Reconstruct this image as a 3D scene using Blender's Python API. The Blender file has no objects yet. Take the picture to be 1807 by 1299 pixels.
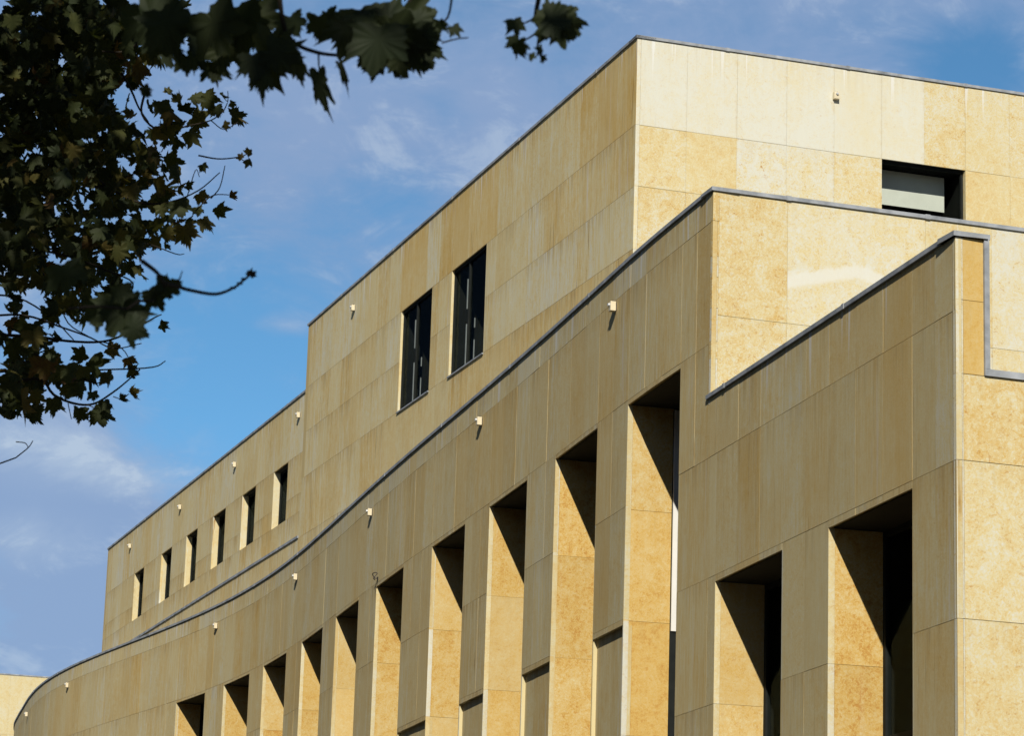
import bpy, bmesh, math, random
import numpy as np
from mathutils import Vector, Matrix

# ------------------------------------------------------------------ camera, sky, sun
scene = bpy.context.scene
COL = scene.collection
CAM = np.array([0.0, 0.0, 1.6])
FPX = 5131.6                                   # focal length in pixels of a 1807 px wide picture
c_right = np.array([0.99950, -0.00746, 0.03068])
c_up = np.array([-0.03157, -0.23622, 0.97119])
c_fwd = np.array([0.0, 0.97167, 0.23633])
cam_d = bpy.data.cameras.new('camera')
cam = bpy.data.objects.new('camera', cam_d)
COL.objects.link(cam)
cam.matrix_world = Matrix(((c_right[0], c_up[0], -c_fwd[0], CAM[0]),
                           (c_right[1], c_up[1], -c_fwd[1], CAM[1]),
                           (c_right[2], c_up[2], -c_fwd[2], CAM[2]),
                           (0, 0, 0, 1)))
cam_d.sensor_width = 36.0
cam_d.lens = 36.0 * FPX / 1807.0
cam_d.clip_start = 0.1
cam_d.clip_end = 5000.0
cam_d.dof.use_dof = True
cam_d.dof.focus_distance = 42.0
cam_d.dof.aperture_fstop = 9.0
scene.camera = cam

SUN_T = np.array([0.20, 3.25, -2.0])           # direction in which the sunlight travels
SUN_T = SUN_T / np.linalg.norm(SUN_T)
SUN_EL = math.asin(-SUN_T[2])
SUN_AZ = math.atan2(-SUN_T[0], -SUN_T[1])      # from +Y towards +X

SKY_STRENGTH = 0.05
EXPOSURE = 0.0

def ray(px, py):
    return c_right * (px - 903.5) / FPX - c_up * (py - 649.5) / FPX + c_fwd
def at(px, py, dep):
    return CAM + ray(px, py) * dep
def project(P):
    v = np.asarray(P) - CAM
    z = v @ c_fwd
    return 903.5 + FPX * (v @ c_right) / z, 649.5 - FPX * (v @ c_up) / z

# --- node helper
class N:
    def __init__(self, tree):
        self.t = tree
    def n(self, typ, **kw):
        nd = self.t.nodes.new(typ)
        for k, v in kw.items():
            setattr(nd, k, v)
        return nd
    def link(self, a, b):
        self.t.links.new(a, b)
    def put(self, sock, v):
        if isinstance(v, bpy.types.NodeSocket):
            self.link(v, sock)
        else:
            sock.default_value = v
    def math(self, op, a, b=0.0, c=0.0, clamp=False):
        nd = self.n('ShaderNodeMath', operation=op, use_clamp=clamp)
        self.put(nd.inputs[0], a); self.put(nd.inputs[1], b); self.put(nd.inputs[2], c)
        return nd.outputs[0]
    def vmath(self, op, a, b=(0, 0, 0)):
        nd = self.n('ShaderNodeVectorMath', operation=op)
        self.put(nd.inputs[0], a); self.put(nd.inputs[1], b)
        return nd.outputs['Value'] if op in ('DISTANCE', 'DOT_PRODUCT', 'LENGTH') else nd.outputs[0]
    def mix(self, f, a, b, blend='MIX'):
        nd = self.n('ShaderNodeMix', data_type='RGBA', blend_type=blend)
        self.put(nd.inputs[0], f); self.put(nd.inputs[6], a); self.put(nd.inputs[7], b)
        return nd.outputs[2]
    def rng(self, v, a, b, c=0.0, d=1.0, smooth=False):
        nd = self.n('ShaderNodeMapRange', interpolation_type='SMOOTHSTEP' if smooth else 'LINEAR')
        self.put(nd.inputs[0], v)
        for i, x in enumerate((a, b, c, d)):
            self.put(nd.inputs[1 + i], x)
        return nd.outputs[0]
    def noise(self, vec, scale, detail=4.0, rough=0.55, dist=0.0):
        nd = self.n('ShaderNodeTexNoise')
        if vec is not None:
            self.link(vec, nd.inputs['Vector'])
        nd.inputs['Scale'].default_value = scale
        nd.inputs['Detail'].default_value = detail
        nd.inputs['Roughness'].default_value = rough
        nd.inputs['Distortion'].default_value = dist
        return nd.outputs[0]
    def attr(self, name, out='Fac'):
        nd = self.n('ShaderNodeAttribute', attribute_name=name)
        return nd.outputs[out]
    def ramp(self, f, stops):
        nd = self.n('ShaderNodeValToRGB')
        el = nd.color_ramp.elements
        while len(el) > 1:
            el.remove(el[-1])
        el[0].position = stops[0][0]; el[0].color = (*stops[0][1], 1)
        for p, c in stops[1:]:
            e = el.new(p); e.color = (*c, 1)
        self.put(nd.inputs[0], f)
        return nd.outputs[0]

# --- world: physical sky with broken thin cloud
world = bpy.data.worlds.new('World')
scene.world = world
world.use_nodes = True
wt = world.node_tree
wt.nodes.clear()
w = N(wt)
sky = w.n('ShaderNodeTexSky', sky_type='NISHITA')
sky.sun_disc = False
sky.sun_elevation = SUN_EL
sky.sun_rotation = SUN_AZ
sky.air_density = 0.7
sky.dust_density = 0.1
sky.ozone_density = 2.0
D = w.n('ShaderNodeTexCoord').outputs['Generated']
def blob(px, py, rad, amp, sy=1.0):
    d = ray(px, py); d = d / np.linalg.norm(d)
    dv = w.vmath('SUBTRACT', D, tuple(d))
    dv = w.vmath('MULTIPLY', dv, (1.0, 1.0, sy))
    r = w.vmath('LENGTH', dv)
    return w.rng(r, 0.0, rad, amp, 0.0, smooth=True)
n1 = w.noise(w.vmath('MULTIPLY', D, (1.0, 1.0, 1.5)), 9.0, 6.0, 0.52, 0.4)
n2 = w.noise(w.vmath('MULTIPLY', D, (1.0, 1.0, 1.7)), 24.0, 8.0, 0.64, 0.5)
n3 = w.noise(w.vmath('MULTIPLY', D, (1.0, 1.0, 2.2)), 70.0, 6.0, 0.62, 0.6)
cov = w.math('ADD', w.math('ADD', w.math('MULTIPLY', n1, 0.65), w.math('MULTIPLY', n2, 0.7)), w.math('MULTIPLY', w.math('SUBTRACT', n3, .5), .22))
cov = w.math('SUBTRACT', cov, .05)
for b in ((430, 650, .065, -.4, 1.0), (330, 560, .06, -.12, 1.0), (640, 350, .04, -.22, 1.6), (1730, 130, .04, -.45, 1.4), (790, 200, .012, -.12, 1),
          (560, 250, .05, .2, 1.0), (870, 200, .05, .15, 1.0), (1300, 60, .06, .12, 1.0), (90, 830, .05, .45, 1.4), (80, 1050, .06, .25, 1.0),
          (500, 575, .018, .3, 2.5), (300, 900, .04, .12, 1.5)):
    cov = w.math('ADD', cov, blob(*b))
sepd = w.n('ShaderNodeSeparateXYZ'); w.link(D, sepd.inputs[0])
north = w.rng(sepd.outputs[1], 0.83, 0.915, 0.0, 1.0, smooth=True)     # clouds and sky boost kept to the view side, so fill light stays low
cov = w.math('MULTIPLY', w.rng(cov, 0.20, 0.86, 0.0, 1.0, smooth=True), w.math('ADD', 0.15, w.math('MULTIPLY', north, 0.85)))
white = w.math('ADD', w.math('ADD', blob(100, 800, .045, 1.1, 2.4), blob(250, 850, .035, .7, 3.5)), w.math('ADD', blob(500, 575, .016, .5, 3.0), blob(60, 950, .03, .5, 2.0)))
white = w.math('ADD', w.math('MULTIPLY', white, w.rng(n2, .38, .62, 0.25, 1.0)), w.math('MULTIPLY', w.rng(w.math('ADD', n2, w.math('MULTIPLY', n3, .3)), .64, .84, 0.0, 1.0, smooth=True), .55))
SC = 1.0 / SKY_STRENGTH
cloudc = w.mix(white, (0.265 * SC, 0.374 * SC, 0.59 * SC, 1), (0.47 * SC, 0.57 * SC, 0.71 * SC, 1))
skyc = w.mix(1.0, sky.outputs[0], w.mix(north, (1.0, 1.0, 1.0, 1), (1.35, 2.2, 2.35, 1)), 'MULTIPLY')
final = w.mix(w.math('MULTIPLY', cov, 0.92), skyc, cloudc)
bg = w.n('ShaderNodeBackground')
bg.inputs['Strength'].default_value = SKY_STRENGTH
w.link(final, bg.inputs['Color'])
wo = w.n('ShaderNodeOutputWorld')
w.link(bg.outputs[0], wo.inputs[0])

sun_d = bpy.data.lights.new('sun', 'SUN')
sun_d.energy = 4.9
sun_d.angle = math.radians(0.53)
sun_d.color = (1.0, 0.945, 0.85)
sun = bpy.data.objects.new('sun', sun_d)
sun.rotation_euler = Vector(SUN_T).to_track_quat('-Z', 'Y').to_euler()
sun.location = (0, -20, 40)
COL.objects.link(sun)

scene.view_settings.view_transform = 'Standard'
scene.view_settings.look = 'None'
scene.view_settings.gamma = 1.0
scene.view_settings.use_curve_mapping = False
scene.view_settings.exposure = EXPOSURE

random.seed(5)
rnd = random.Random(11)

# ------------------------------------------------------------------ helpers
def tag(o, label=None, cat=None, group=None, kind=None):
    if label: o['label'] = label
    if cat: o['category'] = cat
    if group: o['group'] = group
    if kind: o['kind'] = kind
    return o
def empty(name, loc, rz=0.0):
    o = bpy.data.objects.new(name, None)
    o.empty_display_size = 0.3
    o.location = loc; o.rotation_euler = (0, 0, rz)
    COL.objects.link(o)
    return o

class Mesh:
    """collects faces in world coordinates with per-face stone attributes"""
    def __init__(self):
        self.v = []; self.f = []; self.a = []; self.uv = []; self.lo = []
    def quad(self, pts, uvs=None, attr=(0.3, 1.0, 0.0, 0.0, 0.0), lo=None):
        b = len(self.v)
        self.v += [tuple(float(x) for x in p) for p in pts]
        self.f.append(tuple(range(b, b + len(pts))))
        self.a.append(attr)
        self.lo += list(lo) if lo is not None else [(.5, 2.0)] * len(pts)
        self.uv += list(uvs) if uvs is not None else [(0, 0)] * len(pts)
    def box(self, o, ex, ey, ez, **kw):
        """o = corner, ex ey ez = edge vectors"""
        o, ex, ey, ez = (np.asarray(q, float) for q in (o, ex, ey, ez))
        if np.cross(ex, ey) @ ez < 0:
            ex, ey = ey, ex
        p = [o, o + ex, o + ex + ey, o + ey, o + ez, o + ex + ez, o + ex + ey + ez, o + ey + ez]
        for q in ((3, 2, 1, 0), (4, 5, 6, 7), (0, 1, 5, 4), (1, 2, 6, 5), (2, 3, 7, 6), (3, 0, 4, 7)):
            self.quad([p[i] for i in q], **kw)
    def build(self, name, mat, parent=None, loc=None):
        me = bpy.data.meshes.new(name)
        V = np.array(self.v)
        off = np.zeros(3) if parent is None and loc is None else np.array(parent.get('org', (0, 0, 0)) if parent else loc)
        me.from_pydata([tuple(p - off) for p in V], [], self.f)
        uvl = me.uv_layers.new(name='uvm')
        flat = [c for t in self.uv for c in t]
        uvl.data.foreach_set('uv', flat)
        uv2 = me.uv_layers.new(name='loc')
        uv2.data.foreach_set('uv', [c for t in self.lo for c in t])
        for i, nm in enumerate(('tone', 'bright', 'streak', 'mott', 'vein')):
            at_ = me.attributes.new(nm, 'FLOAT', 'FACE')
            at_.data.foreach_set('value', [float(t[i]) for t in self.a])
        me.materials.append(mat)
        me.update()
        o = bpy.data.objects.new(name, me)
        COL.objects.link(o)
        if parent is not None:
            o.parent = parent
        elif loc is not None:
            o.location = loc
        return o

# ------------------------------------------------------------------ materials
def new_mat(name):
    m = bpy.data.materials.new(name)
    m.use_nodes = True
    m.node_tree.nodes.clear()
    n = N(m.node_tree)
    out = n.n('ShaderNodeOutputMaterial')
    return m, n, out
def principled(n, out, color, rough=0.6, metal=0.0, spec=0.5, normal=None):
    p = n.n('ShaderNodeBsdfPrincipled')
    n.put(p.inputs['Base Color'], color)
    n.put(p.inputs['Roughness'], rough)
    p.inputs['Metallic'].default_value = metal
    p.inputs['Specular IOR Level'].default_value = spec
    if normal is not None:
        n.link(normal, p.inputs['Normal'])
    n.link(p.outputs[0], out.inputs[0])
    return p

def make_stone():
    m, n, out = new_mat('limestone_cladding')
    uv = n.attr('uvm', 'Vector')
    tone, bright = n.attr('tone'), n.attr('bright')
    streak, mott, vein = n.attr('streak'), n.attr('mott'), n.attr('vein')
    offs = n.n('ShaderNodeCombineXYZ')
    n.link(n.math('MULTIPLY', bright, 37.0), offs.inputs[2])
    uvo = n.vmath('ADD', uv, offs.outputs[0])
    # vertical run-off streaks: stretched noise
    st1 = n.noise(n.vmath('MULTIPLY', uvo, (7.0, 0.45, 3.0)), 1.0, 5.0, 0.6, 0.3)
    st2 = n.noise(n.vmath('MULTIPLY', uvo, (26.0, 1.6, 3.0)), 1.0, 4.0, 0.6, 0.2)
    st3 = n.noise(n.vmath('MULTIPLY', uvo, (70.0, 6.0, 3.0)), 1.0, 3.0, 0.6)
    big = n.noise(n.vmath('MULTIPLY', uvo, (0.9, 0.7, 1.0)), 1.0, 3.0, 0.5, 0.4)
    mo1 = n.noise(uvo, 4.0, 7.0, 0.72, 1.2)
    mo2 = n.noise(uvo, 34.0, 5.0, 0.68, 1.0)
    fine = n.noise(uvo, 130.0, 3.0, 0.6)
    t = n.math('ADD', tone, n.math('MULTIPLY', n.math('SUBTRACT', big, 0.5), 0.35))
    s = n.math('MULTIPLY', streak, n.math('ADD', n.math('MULTIPLY', n.math('SUBTRACT', st1, 0.5), 0.8),
                                           n.math('ADD', n.math('MULTIPLY', n.math('SUBTRACT', st2, 0.5), 1.0), n.math('MULTIPLY', n.math('SUBTRACT', st3, 0.5), 0.9))))
    t = n.math('ADD', t, s)
    mt = n.math('ADD', n.math('MULTIPLY', n.math('SUBTRACT', mo1, 0.5), 1.15), n.math('MULTIPLY', n.math('SUBTRACT', mo2, 0.5), 1.5))
    t = n.math('ADD', t, n.math('MULTIPLY', mott, mt), clamp=True)
    col = n.ramp(t, [(0.0, (0.60, 0.592, 0.50)), (0.30, (0.612, 0.525, 0.295)), (0.55, (0.585, 0.44, 0.195)),
                     (0.8, (0.555, 0.365, 0.105)), (1.0, (0.46, 0.24, 0.055))])
    # ochre pores and fossil flecks
    vor = n.n('ShaderNodeTexNoise')
    n.link(n.vmath('ADD', uvo, (7.3, 2.1, 0)), vor.inputs['Vector'])
    vor.inputs['Scale'].default_value = 17.0; vor.inputs['Detail'].default_value = 3.0; vor.inputs['Distortion'].default_value = 2.2
    fl = n.rng(vor.outputs[0], 0.57, 0.68, 0.0, 1.0, smooth=True)
    fl = n.math('MULTIPLY', fl, n.math('MULTIPLY', mott, n.rng(mo1, 0.4, 0.65)))
    col = n.mix(n.math('MULTIPLY', fl, 0.85), col, (0.42, 0.21, 0.05, 1))
    # pale lime runs on the weathered faces
    lime = n.rng(n.noise(n.vmath('MULTIPLY', uvo, (9.0, 0.33, 5.0)), 1.0, 4.0, 0.55), 0.60, 0.74, 0.0, 1.0, smooth=True)
    col = n.mix(n.math('MULTIPLY', n.math('MULTIPLY', lime, streak), 0.75), col, (0.60, 0.56, 0.47, 1))
    # dark thin drips
    drip = n.rng(n.noise(n.vmath('MULTIPLY', uvo, (22.0, 0.7, 9.0)), 1.0, 5.0, 0.66, 0.3), 0.57, 0.70, 0.0, 1.0, smooth=True)
    drip = n.math('MULTIPLY', drip, n.rng(big, 0.42, 0.62))
    col = n.mix(n.math('MULTIPLY', n.math('MULTIPLY', drip, streak), 1.3), col, (0.30, 0.18, 0.06, 1))
    # white calcite vein of the one panel that has it
    sep = n.n('ShaderNodeSeparateXYZ'); n.link(uv, sep.inputs[0])
    tent = n.math('SUBTRACT', 11.66, n.math('MULTIPLY', n.math('ABSOLUTE', n.math('SUBTRACT', sep.outputs[0], 1.98)), 0.27))
    dd = n.math('ABSOLUTE', n.math('SUBTRACT', n.math('ADD', sep.outputs[1], n.math('MULTIPLY', n.math('SUBTRACT', mo1, .5), .16)), tent))
    vm = n.math('MULTIPLY', n.rng(dd, 0.05, 0.13, 1.0, 0.0, smooth=True), vein, clamp=True)
    col = n.mix(n.math('MULTIPLY', vm, 0.85), col, (0.64, 0.63, 0.55, 1))
    # white lime runs below the cappings (rows marked with a negative vein value)
    sl = n.n('ShaderNodeSeparateXYZ'); n.link(n.attr('loc', 'Vector'), sl.inputs[0])
    ln = n.noise(n.vmath('MULTIPLY', uvo, (9.0, 0.12, 2.0)), 1.0, 3.0, 0.6, 0.1)
    ll = n.rng(ln, 0.60, 0.80, 0.15, 1.5)
    lr = n.math('MULTIPLY', n.rng(ln, 0.60, 0.66, 0.0, 1.0, smooth=True), n.math('SUBTRACT', 1.0, n.math('DIVIDE', sl.outputs[1], ll), clamp=True))
    lr = n.math('MULTIPLY', n.math('POWER', lr, .6), n.math('MULTIPLY', vein, -1.0), clamp=True)
    col = n.mix(n.math('MULTIPLY', lr, 0.85), col, (0.68, 0.68, 0.64, 1))
    # run-off stains below the upper edge of each slab, dirt along its sides
    dn = n.noise(n.vmath('MULTIPLY', uvo, (11.0, 0.25, 2.0)), 1.0, 5.0, 0.65, 0.2)
    reach = n.rng(dn, 0.35, 0.75, 0.03, 0.75)
    under = n.math('SUBTRACT', 1.0, n.math('DIVIDE', sl.outputs[1], reach), clamp=True)
    under = n.math('MULTIPLY', n.math('MULTIPLY', under, n.rng(dn, 0.42, 0.66)), n.math('ADD', n.math('MULTIPLY', streak, 1.1), 0.10), clamp=True)
    col = n.mix(n.math('MULTIPLY', under, 0.75), col, (0.37, 0.255, 0.105, 1))
    side = n.math('MULTIPLY', n.rng(sl.outputs[0], 0.0, 0.05, 1.0, 0.0), n.rng(mo1, 0.42, 0.62))
    col = n.mix(n.math('MULTIPLY', side, 0.22), col, (0.40, 0.25, 0.09, 1))
    # grain + per panel brightness
    g = n.math('ADD', 0.93, n.math('MULTIPLY', n.math('ADD', n.math('MULTIPLY', fine, 0.6), n.math('MULTIPLY', st3, 0.4)), 0.14))
    g = n.math('MULTIPLY', g, bright)
    cg = n.n('ShaderNodeCombineXYZ')
    for i in range(3):
        n.link(g, cg.inputs[i])
    col = n.mix(1.0, col, cg.outputs[0], 'MULTIPLY')
    bump = n.n('ShaderNodeBump')
    bump.inputs['Strength'].default_value = 0.5
    bump.inputs['Distance'].default_value = 0.004
    n.link(n.math('ADD', n.math('MULTIPLY', fine, 0.5), mo2), bump.inputs['Height'])
    principled(n, out, col, 0.85, 0.0, 0.2, bump.outputs[0])
    return m
STONE = make_stone()

def simple(name, c1, c2, scale, rough=0.6, metal=0.0, spec=0.5, bump=0.0, stretch=(1, 1, 1)):
    m, n, out = new_mat(name)
    co = n.n('ShaderNodeTexCoord').outputs['Object']
    f = n.noise(n.vmath('MULTIPLY', co, stretch), scale, 5.0, 0.6, 0.3)
    f2 = n.rng(f, 0.3, 0.7)
    col = n.mix(f2, (*c1, 1), (*c2, 1))
    nm = None
    if bump:
        b = n.n('ShaderNodeBump'); b.inputs['Strength'].default_value = bump; b.inputs['Distance'].default_value = 0.01
        n.link(f, b.inputs['Height']); nm = b.outputs[0]
    principled(n, out, col, rough, metal, spec, nm)
    return m
ZINC = simple('weathered_zinc', (0.17, 0.185, 0.20), (0.40, 0.42, 0.44), 3.5, 0.55, 0.0, 0.5)
MORTAR = simple('joint_mortar', (0.10, 0.075, 0.04), (0.16, 0.12, 0.07), 8.0, 0.9)
FRAME = simple('dark_window_frame', (0.012, 0.014, 0.013), (0.02, 0.022, 0.02), 6.0, 0.7, 0.0, 0.08)
SOFFIT = simple('shade_toned_soffit', (0.016, 0.018, 0.018), (0.026, 0.028, 0.028), 3.0, 0.75, 0.0, 0.2)  # near-black base colour stands in for the shade under the window heads
ROOM = simple('dark_interior', (0.008, 0.009, 0.008), (0.014, 0.015, 0.013), 2.0, 0.9, 0.0, 0.1)
GREYBAR = simple('grey_mullion', (0.11, 0.13, 0.125), (0.16, 0.18, 0.17), 5.0, 0.5, 0.0, 0.4)
BLIND = simple('white_blind', (0.70, 0.69, 0.64), (0.78, 0.77, 0.72), 3.0, 0.7, 0.0, 0.3)
CREAM = simple('cream_lamp_paint', (0.62, 0.54, 0.36), (0.72, 0.63, 0.44), 14.0, 0.55, 0.0, 0.4)
LENSM = simple('lamp_lens', (0.45, 0.46, 0.45), (0.6, 0.6, 0.58), 20.0, 0.2, 0.0, 0.6)
STEEL = simple('rusty_steel', (0.05, 0.045, 0.04), (0.10, 0.08, 0.06), 20.0, 0.6, 0.3)
ROOFM = simple('roof_gravel', (0.16, 0.15, 0.14), (0.26, 0.25, 0.23), 30.0, 0.95, 0.0, 0.1, 0.5)
GROUND = simple('asphalt', (0.038, 0.038, 0.038), (0.062, 0.06, 0.058), 1.4, 0.92, 0.0, 0.2, 0.3)
PAVE = simple('concrete_paving', (0.20, 0.19, 0.17), (0.28, 0.265, 0.24), 1.1, 0.9, 0.0, 0.2, 0.2)
BARK = simple('plane_bark', (0.035, 0.03, 0.022), (0.11, 0.10, 0.07), 5.0, 0.9, 0.0, 0.2, 0.6)
TWIG = simple('plane_twig', (0.022, 0.018, 0.013), (0.045, 0.036, 0.024), 14.0, 0.85, 0.0, 0.2)

def make_glass():
    m, n, out = new_mat('window_glass')
    tr = n.n('ShaderNodeBsdfTransparent'); tr.inputs[0].default_value = (0.90, 0.92, 0.90, 1)
    gl = n.n('ShaderNodeBsdfGlossy'); gl.inputs['Roughness'].default_value = 0.02
    gl.inputs[0].default_value = (0.15, 0.19, 0.21, 1)
    fr = n.n('ShaderNodeFresnel'); fr.inputs[0].default_value = 1.16
    mx = n.n('ShaderNodeMixShader')
    n.link(n.math('MULTIPLY', fr.outputs[0], 0.10), mx.inputs[0]); n.link(tr.outputs[0], mx.inputs[1]); n.link(gl.outputs[0], mx.inputs[2])
    n.link(mx.outputs[0], out.inputs[0])
    return m
GLASS = make_glass()

def make_leaf():
    m, n, out = new_mat('plane_leaf')
    t = n.attr('tone')
    co = n.n('ShaderNodeTexCoord').outputs['Object']
    v = n.noise(co, 16.0, 4.0, 0.6)
    tt = n.math('ADD', t, n.math('MULTIPLY', n.math('SUBTRACT', v, 0.5), 0.35), clamp=True)
    col = n.ramp(tt, [(0.0, (0.022, 0.032, 0.013)), (0.45, (0.045, 0.055, 0.016)), (0.7, (0.075, 0.075, 0.02)),
                      (0.88, (0.11, 0.085, 0.024)), (1.0, (0.075, 0.038, 0.016))])
    p = n.n('ShaderNodeBsdfPrincipled')
    n.link(col, p.inputs['Base Color']); p.inputs['Roughness'].default_value = 0.65
    p.inputs['Specular IOR Level'].default_value = 0.25
    tl = n.n('ShaderNodeBsdfTranslucent'); n.link(n.mix(1.0, col, (1.7, 1.6, .8, 1), 'MULTIPLY'), tl.inputs[0])
    mx = n.n('ShaderNodeMixShader'); mx.inputs[0].default_value = 0.38
    n.link(p.outputs[0], mx.inputs[1]); n.link(tl.outputs[0], mx.inputs[2])
    n.link(mx.outputs[0], out.inputs[0])
    return m
LEAF = make_leaf()

# ------------------------------------------------------------------ setting: ground
g = Mesh()
S = 1500.0
g.quad([(-S, -S, 0), (S, -S, 0), (S, S, 0), (-S, S, 0)])
tag(g.build('ground', GROUND), kind='structure')

# ------------------------------------------------------------------ building geometry data
PU = np.array([2.0175, 48.1714]); ZU = 19.35
PM = np.array([2.457, 34.9213]); ZC = 12.466
dU = np.array([-0.3168, 0.9485]); dR = np.array([0.9485, 0.3168]); dF = np.array([-0.2479, 0.9688])
ZF = 9.79
LF = 7.58                                   # length of the lower straight part
L_C = [(2.406, 35.0), (1.763, 37.5), (1.151, 40.0), (0.542, 42.5), (-0.085, 45.0), (-0.73, 47.5), (-1.382, 50.0), (-2.025, 52.5), (-2.65, 55.0),
       (-3.259, 57.5), (-3.867, 60.0), (-4.503, 62.5), (-5.201, 65.0), (-5.989, 67.5), (-6.889, 70.0), (-7.897, 72.5), (-8.993, 75.0),
       (-10.13, 77.5), (-11.249, 80.0), (-12.29, 82.5), (-13.204, 85.0), (-13.972, 87.5), (-14.612, 90.0), (-15.18, 92.5), (-15.739, 95.0),
       (-16.26, 97.5), (-16.60, 100.0), (-16.55, 102.4), (-16.0, 104.6), (-14.9, 106.4), (-13.2, 107.6), (-11.0, 108.2)]
# centripetal-free Catmull-Rom resampling of the curve, then arclength table (u = 0 at the tall corner)
cp = [PM - dF * 2.5, PM] + [np.array(p) for p in L_C[1:]] + [np.array((-8.8, 108.4))]
tab = []
for i in range(1, len(cp) - 2):
    p0, p1, p2, p3 = cp[i - 1], cp[i], cp[i + 1], cp[i + 2]
    for k in range(20):
        t = k / 20
        tab.append(0.5 * ((2 * p1) + (-p0 + p2) * t + (2 * p0 - 5 * p1 + 4 * p2 - p3) * t * t + (-p0 + 3 * p1 - 3 * p2 + p3) * t ** 3))
tab.append(cp[-2])
tab = np.array(tab)
arc = np.concatenate([[0], np.cumsum(np.hypot(*np.diff(tab, axis=0).T))])
U_END = float(arc[-1])
def P_curve(u):
    if u <= 0:
        return PM + dF * u
    return np.array([np.interp(u, arc, tab[:, 0]), np.interp(u, arc, tab[:, 1])])
def n_curve(u):                               # outward normal (towards the street)
    h = 0.35
    d = P_curve(u + h) - P_curve(u - h) if u > 0.35 else dF
    d = d / np.hypot(*d)
    return np.array([-d[1], d[0]])
def line_path(P0, d, nrm):
    P0, d, nrm = np.array(P0), np.array(d), np.array(nrm)
    return (lambda u: P0 + d * u), (lambda u: nrm)

root = empty('office_building', (float(PM[0]), float(PM[1]), 0.0))
root['org'] = (float(PM[0]), float(PM[1]), 0.0)
tag(root, 'large stepped stone office building with a curving facade and tall recessed windows', 'building')

GAP = 0.006
def subtract(rect, holes):
    out = [rect]
    for h in holes:
        nxt = []
        for (a, b, c, d) in out:
            if h[0] >= b - 1e-6 or h[1] <= a + 1e-6 or h[2] >= d - 1e-6 or h[3] <= c + 1e-6:
                nxt.append((a, b, c, d)); continue
            x0, x1 = max(a, h[0]), min(b, h[1])
            if h[0] > a + 1e-6: nxt.append((a, h[0], c, d))
            if h[1] < b - 1e-6: nxt.append((h[1], b, c, d))
            if h[2] > c + 1e-6: nxt.append((x0, x1, c, h[2]))
            if h[3] < d - 1e-6: nxt.append((x0, x1, h[3], d))
        out = nxt
    return out

def clad(ms, mb, P, nf, panels, holes=(), step=0.5, attr=None, off=None, jit=0.0017, skirt=0.06, gap=None, seed=0, inset=0.0):
    """stone slabs standing a few mm proud of one another; mb gets the mortar backing"""
    rr = random.Random(seed)
    for (u0, u1, z0, z1) in panels:
        o = inset + rr.uniform(-jit, jit) + (off(0.5 * (u0 + u1), 0.5 * (z0 + z1)) if off else 0.0)
        at_ = attr(0.5 * (u0 + u1), 0.5 * (z0 + z1), rr)
        gp = (gap or GAP) * rr.uniform(0.55, 1.35)
        vf = .25 if jit == .002 else .10
        a0, a1, b0, b1 = u0 + gp * vf, u1 - gp * vf, z0 + gp / 2, z1 - gp / 2
        for (p0, p1, q0, q1) in subtract((a0, a1, b0, b1), holes):
            ns = max(1, int(math.ceil((p1 - p0) / step)))
            us = [p0 + (p1 - p0) * k / ns for k in range(ns + 1)]
            top = []
            for u in us:
                n = nf(u); p = P(u)
                top.append((p + n * o, p + n * (o - skirt)))
            for k in range(ns):
                (A, Ai), (B, Bi) = top[k], top[k + 1]
                ms.quad([(*B, q0), (*A, q0), (*A, q1), (*B, q1)], [(us[k + 1], q0), (us[k], q0), (us[k], q1), (us[k + 1], q1)], at_,
                        [(u1 - us[k + 1], z1 - q0), (u1 - us[k], z1 - q0), (u1 - us[k], z1 - q1), (u1 - us[k + 1], z1 - q1)])
                ms.quad([(*A, q0), (*B, q0), (*Bi, q0), (*Ai, q0)], [(us[k], q0)] * 4, at_)
                ms.quad([(*B, q1), (*A, q1), (*Ai, q1), (*Bi, q1)], [(us[k], q1)] * 4, at_)
            for (A, Ai), u, fl in ((top[0], us[0], 0), (top[-1], us[-1], 1)):
                uvv = [(u, q0), (u, q1), (u + .03, q1), (u + .03, q0)]
                pts = [(*A, q0), (*A, q1), (*Ai, q1), (*Ai, q0)]
                ms.quad(pts if fl == 0 else pts[::-1], uvv if fl == 0 else uvv[::-1], at_)
        if mb is not None:
            for (p0, p1, q0, q1) in subtract((u0, u1, z0, z1), holes):
                ns = max(1, int(math.ceil((p1 - p0) / step)))
                for k in range(ns):
                    ua, ub = p0 + (p1 - p0) * k / ns, p0 + (p1 - p0) * (k + 1) / ns
                    bo = inset - skirt - 0.004 + (off(0.5 * (u0 + u1), 0.5 * (z0 + z1)) if off else 0.0)
                    A, B = P(ua) + nf(ua) * bo, P(ub) + nf(ub) * bo
                    mb.quad([(*B, q0), (*A, q0), (*A, q1), (*B, q1)])

def grid_panels(us, zs):
    return [(us[i], us[i + 1], zs[j], zs[j + 1]) for i in range(len(us) - 1) for j in range(len(zs) - 1)]

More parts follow.
